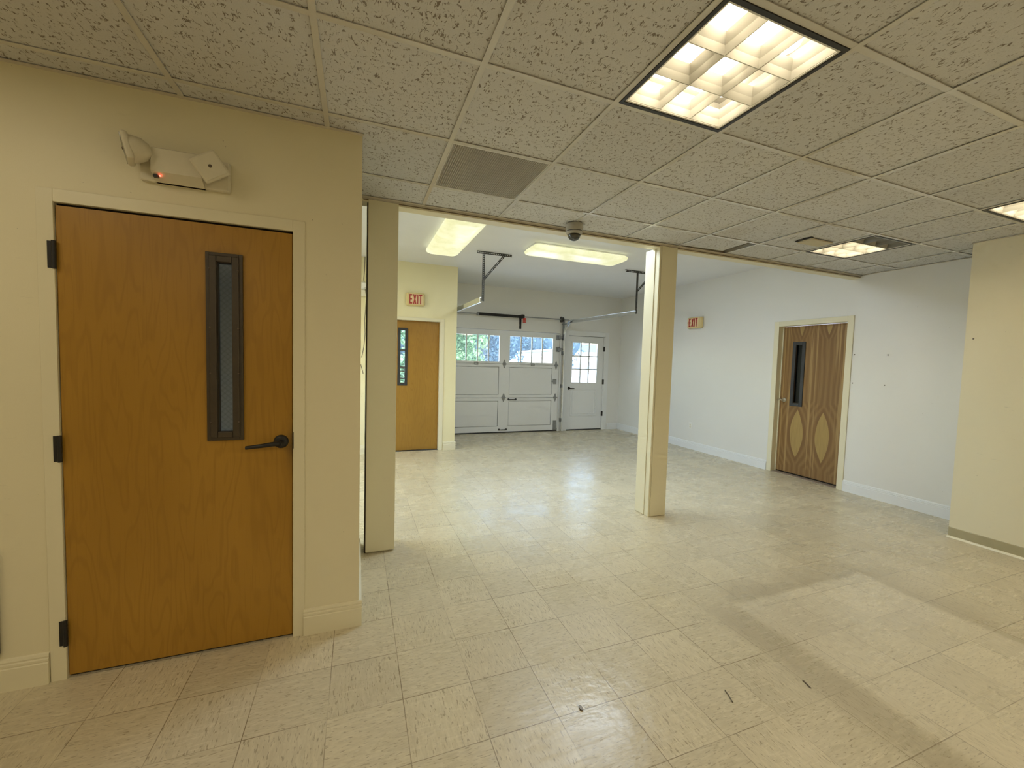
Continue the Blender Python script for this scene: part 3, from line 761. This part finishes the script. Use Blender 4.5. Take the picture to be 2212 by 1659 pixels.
# eggcrate return vent
x0, y0 = CX0+CS, CY0+CS
vt = thing('ceiling_vent', 'square grey eggcrate vent grille in the tiled ceiling', 'vent', (x0+CS/2, y0+CS/2, H))
a, b, c, d = x0+.013, x0+CS-.013, y0+.013, y0+CS-.013
M_egg = simple('grey_eggcrate', (.64, .62, .58), .4, .0, var=.05)
obj('frame', MB().ring(a, b, c, d, .008, H+.0, H+.016, axis='z'), M_egg, vt)
mb = MB(); n = 46
for k in range(1, n):
    x = a+k*(b-a)/n; mb.box(x-.0011, x+.0011, c, d, H+.002, H+.0145)
    y = c+k*(d-c)/n; mb.box(a, b, y-.0011, y+.0011, H+.002, H+.0145)
obj('grille', mb, M_egg, vt)
obj('duct', MB().box(a, b, c, d, H+.05, H+.055), simple('dark_duct', (.09, .08, .065), .8), vt)

# displaced tile beside the header
dt = MB().box(-.262, .262, -.165, .165, 0, .015)
ti = obj('ceiling_tile', dt, M_tile)
ti.location = (2.8955+.012+.245, 2.842+.018+.165, H+.008); ti.rotation_euler = (0, 0, math.radians(-2.6))
tag(ti, 'loose ceiling tile sitting askew with dark gap, behind the middle column top', 'ceiling tile')

# yellowed cover plate on the ceiling
pl = obj('ceiling_plate', MB().box(3.735, 4.02, 2.515, 2.645, H-.012, H-.001, .002), M_patch)
tag(pl, 'small yellowed cover plate on the ceiling beside the half-dark light', 'plate')
poly = [(3.735, 2.50), (3.735, 2.65)] + [(3.735-.015-.022*random.random(), 2.65-.15*k/9) for k in range(10)]
obj('torn_edge', MB().prism(poly, 'z', H-.003, H+.002), M_dark, pl)['label'] = 'dark torn tile edge'

# dome camera
cc = (1.69, 3.095)
cam_t = thing('ceiling_dome_camera', 'grey dome security camera hanging from ceiling edge', 'security camera', (*cc, H))
T = Matrix.Translation((*cc, H-.001)) @ Matrix.Rotation(PI, 4, 'X')
M_camb = simple('grey_camera_plastic', (.42, .40, .35), .5, var=.04)
obj('base', MB().lathe([(0, 0), (.066, 0), (.072, .006), (.072, .056), (.068, .060), (0, .060)], T, 36), M_camb, cam_t, smooth=True)
obj('gasket', MB().lathe([(.05, .060), (.068, .060), (.068, .066), (.05, .066)], T, 36), M_rubber, cam_t, smooth=True)
obj('trim_ring', MB().lathe([(.05, .066), (.069, .066), (.068, .074), (.058, .088), (.054, .088)], T, 36), M_camb, cam_t, smooth=True)
obj('dome', MB().lathe([(.054, .086)]+[(.054*math.cos(k*PI/20), .088+.050*math.sin(k*PI/20)) for k in range(1, 10)]+[(0, .138)], T, 32), M_dome, cam_t, smooth=True)
obj('lens_module', MB().lathe([(0, .062), (.046, .066), (.046, .092), (.030, .115), (.012, .126), (0, .128)], T, 24), M_black, cam_t, smooth=True)

# wrap lights
def wrap(cx, cy, L, W, rot, label):
    t = thing('ceiling_wrap_light', label, 'ceiling light', (cx, cy, G), 'fluorescent wrap lights in the garage part')
    M = Matrix.Translation((cx, cy, G-.002)) @ Matrix.Rotation(rot, 4, 'Z')
    obj('body', MB().box(-L/2+.02, L/2-.02, -W/2+.05, W/2-.05, -.045, 0, .003).xf(M), M_white, t)
    mb = MB(); n = 20
    def rr(hx, hy, r, z):
        P = []
        for sx, sy, a0 in ((1, 1, 0), (-1, 1, PI/2), (-1, -1, PI), (1, -1, 3*PI/2)):
            for k in range(7):
                a = a0+PI/2*k/6; P.append(Vector((sx*(hx-r)+r*math.cos(a), sy*(hy-r)+r*math.sin(a), z)))
        return P
    levels = [(L/2-.02, W/2-.03, .05, -.022), (L/2, W/2, .07, -.040), (L/2, W/2, .07, -.055), (L/2-.008, W/2-.012, .066, -.072), (L/2-.035, W/2-.05, .05, -.088), (L/2-.09, W/2-.10, .02, -.094)]
    rings = [[mb.bm.verts.new(p) for p in rr(*l)] for l in levels]
    for A, B in zip(rings, rings[1:]):
        for k in range(len(A)): mb.bm.faces.new((A[k], A[(k+1) % len(A)], B[(k+1) % len(A)], B[k]))
    mb.bm.faces.new(rings[-1]); mb.bm.faces.new(rings[0][::-1])
    obj('diffuser', mb.xf(M), M_diff, t, smooth=True)
    return t
wrap(1.075, 5.02, 1.48, .44, PI/2, 'glowing wrap light running away from camera, left one in garage')
wrap(2.80, 5.03, 1.42, .44, 0, 'glowing wrap light running across, below the dome camera')

# ------------------------------------------------------------------ signs and wall fittings
def exit_letters(M, hgt, th):
    """EXIT, drawn as polygons in local x (right) / y (up), extruded in z"""
    mb = MB(); s = .155*hgt; w = .46*hgt; x = 0
    def rect(a, b, c, d): mb.box(a, b, c, d, 0, th)
    rect(0, s, 0, hgt); rect(s, w*.92, 0, s*.95); rect(s, w*.92, hgt-s*.95, hgt); rect(s, w*.86, hgt/2-s*.45, hgt/2+s*.45)
    x = w+.10*hgt
    ww = .50*hgt
    mb.prism([(x, 0), (x+s*1.1, 0), (x+ww, hgt), (x+ww-s*1.1, hgt)], 'z', 0, th)
    mb.prism([(x+ww-s*1.1, 0), (x+ww, 0), (x+s*1.1, hgt), (x, hgt)], 'z', 0, th*1.02)
    x += ww+.12*hgt; rect(x, x+s, 0, hgt)
    x += s+.12*hgt; rect(x, x+w*.98, hgt-s*.95, hgt); rect(x+w*.49-s/2, x+w*.49+s/2, 0, hgt-s*.95)
    mb.xf(M); return mb, x+w
# far sign on the inner wall
e1 = thing('exit_sign', 'red lettered EXIT sign above the honey birch door', 'sign', (.86, YE, 2.44), 'EXIT signs')
obj('housing', MB().box(.703, 1.000, YE-.055, YE, 2.343, 2.548, .028, 3), M_eplas, e1, smooth=True)
obj('face_plate', MB().box(.748, .962, YE-.058, YE-.05, 2.362, 2.530, .002), M_eface, e1)
hg = .150; M = Matrix.Translation((.755, YE-.058, 2.371)) @ Matrix.Rotation(PI/2, 4, 'X')
lt, wd = exit_letters(M @ Matrix.Diagonal((.69, 1, 1, 1)), hg*1.0, .003)
obj('lettering', lt, M_red, e1)['label'] = 'EXIT in red'
# sign on the right wall
e2 = thing('exit_sign', 'EXIT sign with left arrow on the pale right wall', 'sign', (XR, 5.77, 2.29), 'EXIT signs')
obj('housing', MB().box(XR-.075, XR, 5.62, 5.945, 2.195, 2.395, .026, 3), M_eplas, e2, smooth=True)
obj('face_plate', MB().box(XR-.078, XR-.07, 5.665, 5.928, 2.213, 2.377, .002), M_eface, e2)
M = Matrix.Translation((XR-.078, 5.893, 2.222)) @ Matrix.Rotation(-PI/2, 4, 'Z') @ Matrix.Rotation(PI/2, 4, 'X')
lt, wd = exit_letters(M @ Matrix.Diagonal((.70, 1, 1, 1)), .150, .003)
obj('lettering', lt, M_red, e2)['label'] = 'EXIT in red'
M2 = Matrix.Translation((XR-.078, 5.923, 2.297)) @ Matrix.Rotation(-PI/2, 4, 'Z') @ Matrix.Rotation(PI/2, 4, 'X')
obj('arrow', MB().prism([(0, 0), (.022, .024), (.022, .012), (.012, 0), (.022, -.012), (.022, -.024)], 'z', 0, .003).xf(M2), M_red, e2)

# emergency light over the near door
el = thing('emergency_light', 'white twin-head emergency light above the near birch door', 'emergency light', (-.79, YW, 2.37))
M_em = simple('dusty_white_plastic', (.72, .67, .53), .5, var=.06, scale=20)
mb = MB().prism([(YW, 2.262), (YW-.030, 2.262), (YW-.075, 2.292), (YW-.075, 2.392), (YW-.055, 2.402), (YW, 2.402)], 'x', -.858, -.672)
obj('housing', mb, M_em, el)
obj('base_plate', MB().box(-.915, -.575, YW-.028, YW, 2.262, 2.400, .006), M_em, el)
obj('test_switch', MB().box(-.853, -.836, YW-.068, YW-.050, 2.270, 2.281), M_black, el)
obj('indicator', MB().lathe([(0, .004), (.003, .003), (.004, 0)], Matrix.Translation((-.828, YW-.064, 2.278)) @ Matrix.Rotation(PI*.85, 4, 'X'), 10), M_led, el)
def head(c, face, spin, rear):
    """square lamp head; face = outward direction of the lens"""
    f = Vector(face).normalized(); q = f.to_track_quat('Z', 'Y').to_matrix().to_4x4()
    M = Matrix.Translation(c) @ q @ Matrix.Rotation(spin, 4, 'Z')
    s = .056
    mb = MB(); mb.box(-s, s, -s, s, -.012, .014, .010, 3)
    mb.lathe([(0, -.078), (.024, -.074), (.044, -.054), (.055, -.022), (.056, -.008), (0, -.008)], Matrix(), 28)
    mb.xf(M)
    h = obj('lamp_head', mb, M_em, el, smooth=True)
    obj('lens', MB().box(-s+.008, s-.008, -s+.008, s-.008, .0125, .0165, .002).xf(M), M_lens if not rear else M_em, h)
    obj('bulb', MB().lathe([(0, .004), (.005, .003), (.007, 0)], M @ Matrix.Translation((0, 0, .0165)), 12), M_screw, h)
    return h
head((-.928, YW-.092, 2.362), (-.92, -.32, -.22), .0, False)
head((-.632, YW-.098, 2.340), (.25, -.95, -.12), math.radians(36), True)

# outlet low on the right wall
ot = thing('wall_outlet', 'white duplex outlet low on the right wall under the arrow EXIT sign', 'outlet', (XR, 5.81, .425))
obj('cover_plate', MB().box(XR-.006, XR, 5.77, 5.845, .365, .485, .002), M_white, ot)
for z in (.405, .445): obj('socket', MB().box(XR-.009, XR-.005, 5.79, 5.825, z-.015, z+.015, .004), M_plas, ot)
# drywall screws left in the walls
for k, (y, z, lb) in enumerate(((3.236, 1.706, 'upper left'), (2.895, 1.700, 'upper right'), (3.236, 1.355, 'lower left'), (2.905, 1.350, 'lower right'))):
    o = obj('wall_screw', screw(MB(), (XR, y, z), .008, 'x') if False else MB().lathe([(0, .012), (.004, .012), (.007, .008), (.004, .004), (.004, 0)], Matrix.Translation((XR, y, z)) @ Matrix.Rotation(-PI/2, 4, 'Y'), 10), M_screw)
    tag(o, 'dark screw stub right of the cathedral grain door, %s of four' % lb, 'screw', 'screws left in the right wall')
o = obj('wall_screw', MB().lathe([(0, .010), (.004, .010), (.006, .006), (.003, 0)], Matrix.Translation((XJ, 1.975, 1.817)) @ Matrix.Rotation(-PI/2, 4, 'Y'), 10), M_screw)
tag(o, 'small dark screw near the edge of the stepped cream wall', 'screw')

# fitting and loose wire in the gap left of the column
wf = thing('wall_lamp', 'small white emergency fitting in the gap between near wall and left column', 'emergency light', (.06, YE, 2.5))
obj('lamp_head', MB().lathe([(0, .06), (.035, .055), (.055, .03), (.06, 0)], rotY((.075, YE-.05, 2.585)), 24), M_white, wf, smooth=True)
obj('housing', MB().box(-.10, .135, YE-.06, YE, 2.43, 2.525, .006), M_plas, wf)
wp = [(.094, 6.66, 3.02), (.090, 6.66, 2.85), (.078, 6.66, 2.68), (.105, 6.65, 2.52), (.118, 6.655, 2.42), (.098, 6.67, 2.08), (.104, 6.67, 1.86), (.088, 6.67, 1.66), (.058, 6.67, 1.50)]
o = obj('hanging_wire', MB().tube(wp, .006, 6), M_wire, smooth=True); tag(o, 'thin loose wire hanging in the gap beside the left column', 'wire')
o = obj('hanging_wire', MB().tube([(.045, 6.67, 1.40), (.066, 6.67, 1.32), (.082, 6.672, 1.255)], .006, 6), M_wire, smooth=True); tag(o, 'short wire end poking out beside the near wall corner, below the long wire', 'wire')
# dark board at the extreme left
o = obj('wall_board', MB().box(-1.80, -1.437, YW-.026, YW, .165, .62, .008), simple('dark_brown_laminate', (.045, .028, .018), .4)); tag(o, 'dark brown board low on the wall at left edge of photo', 'board')

# litter on the floor
def leaf_bit(c, r, label, name, cat):
    mb = MB(); n = 10
    P = [(r*math.cos(2*PI*k/n)*(.55+.12*random.random()), r*math.sin(2*PI*k/n)*(1+.2*random.random())) for k in range(n)]
    mb.prism([(c[0]+p[0], c[1]+p[1]) for p in P], 'z', .0005, .006); o = obj(name, mb, M_screw); return tag(o, label, cat)
leaf_bit((.919, 1.47), .012, 'dark shrivelled leaf scrap on the near floor tiles', 'leaf_scrap', 'litter')
o = obj('twig', MB().tube([(1.607, 1.341, .003), (1.596, 1.31, .004), (1.582, 1.278, .003)], .0022, 6), M_screw); tag(o, 'thin dark twig lying on the near floor', 'litter')
o = obj('rubber_mark', MB().prism([(2.017, 1.264), (2.025, 1.262), (2.013, 1.217), (2.005, 1.219)], 'z', .0004, .002), M_screw); tag(o, 'dark sliver along the edge of the worn rectangle', 'litter')

# ------------------------------------------------------------------ outdoors
def m_leaf(name, a, b):
    m, nt, out = mat_new(name); N = NT(nt); p = N.pos()
    c = N.mix(N.mr(N.noise(p, 9, 3), .38, .62), a, b)
    d = N.n('ShaderNodeBsdfDiffuse'); N.l(c, d.inputs[0]); t = N.n('ShaderNodeBsdfTranslucent'); N.l(c, t.inputs[0])
    s = N.n('ShaderNodeMixShader'); s.inputs[0].default_value = .35; N.l(d.outputs[0], s.inputs[1]); N.l(t.outputs[0], s.inputs[2]); N.l(s.outputs[0], out.inputs[0]); return m
M_leaf1 = m_leaf('leaves_lit_tint', (.05, .14, .06), (.42, .58, .34))  # sunlit look and highlights put into the leaf colours
M_leaf2 = m_leaf('leaves_shade_tint', (.05, .10, .15), (.17, .25, .30))  # blue shade and haze put into the leaf colours
M_bark = simple('bark', (.05, .042, .036), .9, var=.3, scale=6)
M_ground = simple('pale_asphalt', (.62, .62, .60), .9, var=.08, scale=.4)
M_bw = simple('white_siding', (.80, .80, .78), .6, var=.04, scale=.3)
M_roof = simple('slate_roof', (.09, .13, .19), .8, var=.12, scale=2)
M_shut = simple('blue_grey_shutter', (.12, .17, .24), .6, var=.08, scale=1)
gnd = struct('ground', MB().box(-90, 160, 8.19, 240, -.2, -.05), M_ground, 'pale sunlit paving outside the garage door', 'ground')

def tree(x, y, h, r, mat, nleaf, label, ls, core=.72):
    t = thing('tree', label, 'tree', (x, y, -.05), 'trees outside')
    obj('trunk', MB().tube([(x, y, -.06), (x+.1, y, h*.35), (x-.05, y+.1, h*.8)], .16*h/6, 8, r2=.04), M_bark, t)
    bm = bmesh.new()
    for k in range(nleaf):
        while True:
            u = Vector((random.uniform(-1, 1), random.uniform(-1, 1), random.uniform(-1, 1)))
            if .15 < u.length < 1: break
        ph = math.sin(u.x*7+x)*math.sin(u.y*6)*math.sin(u.z*8+y)
        if ph < -.25: continue
        p = Vector((x+u.x*r, y+u.y*r, h*.52+u.z*h*.5))
        if p.z < .05: continue
        s = ls*random.uniform(.6, 1.3)
        a = Vector((random.gauss(0, 1), random.gauss(0, 1), random.gauss(0, 1))).normalized(); b = a.cross(Vector((random.gauss(0, 1), random.gauss(0, 1), 1))).normalized()
        bm.faces.new([bm.verts.new(p+a*s), bm.verts.new(p+b*s*.55), bm.verts.new(p-a*s), bm.verts.new(p-b*s*.55)])
    bmesh.ops.create_icosphere(bm, subdivisions=3, radius=1, matrix=Matrix.Translation((x, y, h*.52)) @ Matrix.Diagonal((r*core, r*core, h*core*.55, 1)))
    me = bpy.data.meshes.new('foliage'); bm.to_mesh(me); bm.free(); me.materials.append(mat)
    o = bpy.data.objects.new('foliage', me); C.objects.link(o); o.parent = t; o.matrix_parent_inverse = Matrix.Translation(-t.location)
    return t
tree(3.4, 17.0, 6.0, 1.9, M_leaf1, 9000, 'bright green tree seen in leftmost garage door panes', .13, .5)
tree(7.2, 26.0, 8.0, 2.2, M_leaf2, 7000, 'shade-tinted tree behind the left garage door panes', .15, .6)
tree(11.2, 33.0, 9.0, 2.8, M_leaf2, 5200, 'shade-tinted tree left of the white shed outside', .15)
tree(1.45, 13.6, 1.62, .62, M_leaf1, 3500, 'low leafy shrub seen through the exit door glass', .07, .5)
tree(2.2, 29.5, 9.6, 2.6, M_leaf2, 5000, 'shade-tinted tree behind the shrub outside the barred window', .16, .7)

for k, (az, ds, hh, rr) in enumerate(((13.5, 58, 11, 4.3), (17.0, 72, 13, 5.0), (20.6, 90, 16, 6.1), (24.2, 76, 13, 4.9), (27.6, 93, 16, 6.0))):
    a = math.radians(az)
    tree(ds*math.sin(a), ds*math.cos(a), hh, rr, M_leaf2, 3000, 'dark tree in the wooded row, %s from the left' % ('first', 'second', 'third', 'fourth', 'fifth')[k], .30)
def polar(az, dist): a = math.radians(az); return Vector((dist*math.sin(a), dist*math.cos(a), 0))
def frame_of(A, B):
    u = (B-A).normalized(); v = Vector((-u.y, u.x, 0))
    return Matrix(((u.x, v.x, 0, A.x), (u.y, v.y, 0, A.y), (0, 0, 1, -.05), (0, 0, 0, 1))), (B-A).length
A = polar(24.5, 122); B = polar(42, 128); M, L = frame_of(A, B)
t = thing('storage_building', 'long white storage building with blue-grey shutters and slate roof outside', 'building', A)
obj('walls', MB().box(0, L, 0, 14, 0, 4.9).xf(M), M_bw, t)
obj('roof', MB().prism([(-.6, 4.88), (-.6, 5.05), (7, 7.6), (14.6, 5.05), (14.6, 4.88)], 'x', -.6, L+.6).xf(M), M_roof, t)
obj('fascia', MB().box(-.6, L+.6, -.66, -.6, 4.7, 5.06).xf(M), M_bw, t)
for k in range(9):
    w = L/9; obj('shutter', MB().box(k*w+.3, (k+1)*w-.3, -.04, .02, .05, 2.25).xf(M), M_shut, t)
A = polar(18.5, 60.5); B = polar(28.2, 60.5); M, L = frame_of(A, B)
t = thing('white_shed', 'white shed with sloping roof edge seen through the right garage door panes', 'building', A)
obj('walls', MB().prism([(0, 0), (L, 0), (L, 3.45), (0, 2.55)], 'y', 0, 6).xf(M), M_bw, t)
obj('roof', MB().prism([(-.5, 2.52), (L+.4, 3.48), (L+.4, 3.80), (-.5, 2.78)], 'y', -.4, 6.4).xf(M), M_roof, t)
obj('fascia', MB().prism([(-.5, 2.62), (L+.4, 3.62), (L+.4, 3.86), (-.5, 2.84)], 'y', -.46, -.4).xf(M), M_bw, t)
obj('wall_band', MB().box(0, L, -.05, 0, 1.35, 1.45).xf(M), M_shut, t)
A = polar(17.6, 57); B = polar(18.35, 57); M, L = frame_of(A, B)
o = obj('white_van', MB().box(0, L+1.6, 0, 2, .35, 2.0, .2).box(.3, L+1.6, .1, 1.9, 2.0, 2.35, .12).box(.2, .9, .15, 1.85, 0, .5, .2).xf(M), M_bw); tag(o, 'white van body parked at the low end of the white shed', 'vehicle')

# ------------------------------------------------------------------ light
def area(name, loc, rot, sx, sy, power, col, spread=PI, portal=False):
    l = bpy.data.lights.new(name, 'AREA'); l.shape = 'RECTANGLE'; l.size = sx; l.size_y = sy; l.energy = power; l.color = col; l.spread = spread
    o = bpy.data.objects.new(name, l); C.objects.link(o); o.location = loc; o.rotation_euler = rot
    if portal: l.cycles.is_portal = True
    return o
WARM = (1, .88, .64)
for i, j, p in ((-3, -1, 4.5), (2, -5, 21), (-3, -5, 14), (7, -5, 20), (-6, -3, 5)):
    area('ceiling_lamp', (CX0+(i+.5)*CS, CY0+(j+.5)*CS, H-.01), (0, 0, 0), .55, .55, p, WARM)
COOL = (.68, .83, 1)
YEL = (1, .92, .50)
area('garage_fill', (-1.2, 5.2, G-.02), (0, 0, 0), 1.2, .3, 23, YEL)  # unseen fill added to warm the left garage part
area('garage_fill', (2.5, 3.95, G-.02), (0, 0, 0), 1.4, .75, 42, (.74, .87, 1))  # unseen cool fill added behind the header to brighten the far end
area('closet_fill', (-2.29, 2.95, .4), (0, -PI/2, 0), .4, .4, 3, (.7, .84, 1))  # unseen fill added to lighten the closet behind the wired glass
area('side_fill', (-2.62, 5.0, 1.55), (0, -PI/2+.5, 0), 1.3, 2.1, 22, COOL, 2.2)  # unseen cool fill added at the side opening in place of daylight
area('sky_portal', (2.27, YB+.10, 1.77), (-PI/2, 0, 0), .95, .56, 1, (1, 1, 1), portal=True)
area('sky_portal', (3.49, YB+.10, 1.77), (-PI/2, 0, 0), 1.0, .56, 1, (1, 1, 1), portal=True)
area('sky_portal', (4.80, YB+.12, 1.53), (-PI/2, 0, 0), .65, .92, 1, (1, 1, 1), portal=True)

wd = bpy.data.worlds.new('sky'); bpy.context.scene.world = wd; wd.use_nodes = True
nt = wd.node_tree; bg = nt.nodes['Background']; sk = nt.nodes.new('ShaderNodeTexSky')
try: sk.sky_type = 'NISHITA'
except Exception: pass
sk.sun_disc = False; sk.sun_elevation = math.radians(52); sk.sun_rotation = math.radians(200); sk.air_density = 1.2; sk.dust_density = 1.5
nt.links.new(sk.outputs[0], bg.inputs[0]); bg.inputs[1].default_value = 1.2
sl = bpy.data.lights.new('sun', 'SUN'); sl.energy = 8.0; sl.angle = .01; sl.color = (1, .96, .88)
so = bpy.data.objects.new('sun', sl); C.objects.link(so); so.rotation_euler = (math.radians(42), 0, math.radians(-25))

# ------------------------------------------------------------------ camera
yaw, pit, rol, hc = .3618, -.0533, .0283, 1.4944
fw = Vector((math.sin(yaw)*math.cos(pit), math.cos(yaw)*math.cos(pit), math.sin(pit)))
rt = Vector((math.cos(yaw), -math.sin(yaw), 0)); up = rt.cross(fw)
r2 = math.cos(rol)*rt+math.sin(rol)*up; u2 = -math.sin(rol)*rt+math.cos(rol)*up
cd = bpy.data.cameras.new('camera'); cam = bpy.data.objects.new('camera', cd); C.objects.link(cam)
cam.matrix_world = Matrix(((r2.x, u2.x, -fw.x, 0), (r2.y, u2.y, -fw.y, 0), (r2.z, u2.z, -fw.z, hc), (0, 0, 0, 1)))
cd.sensor_fit = 'HORIZONTAL'; cd.sensor_width = 36; cd.lens = 36*883.96/2212; cd.clip_start = .02; cd.clip_end = 600
sc = bpy.context.scene; sc.camera = cam
sc.view_settings.view_transform = 'Standard'; sc.view_settings.look = 'None'; sc.view_settings.exposure = .48; sc.view_settings.gamma = 1
sc.view_settings.use_curve_mapping = False
sc.cycles.use_denoising = True
sc.cycles.max_bounces = 8; sc.cycles.diffuse_bounces = 4; sc.cycles.glossy_bounces = 3; sc.cycles.transparent_max_bounces = 8
sc.cycles.use_adaptive_sampling = True; sc.cycles.adaptive_threshold = .1; sc.cycles.adaptive_min_samples = 20
sc.cycles.caustics_reflective = False; sc.cycles.caustics_refractive = False
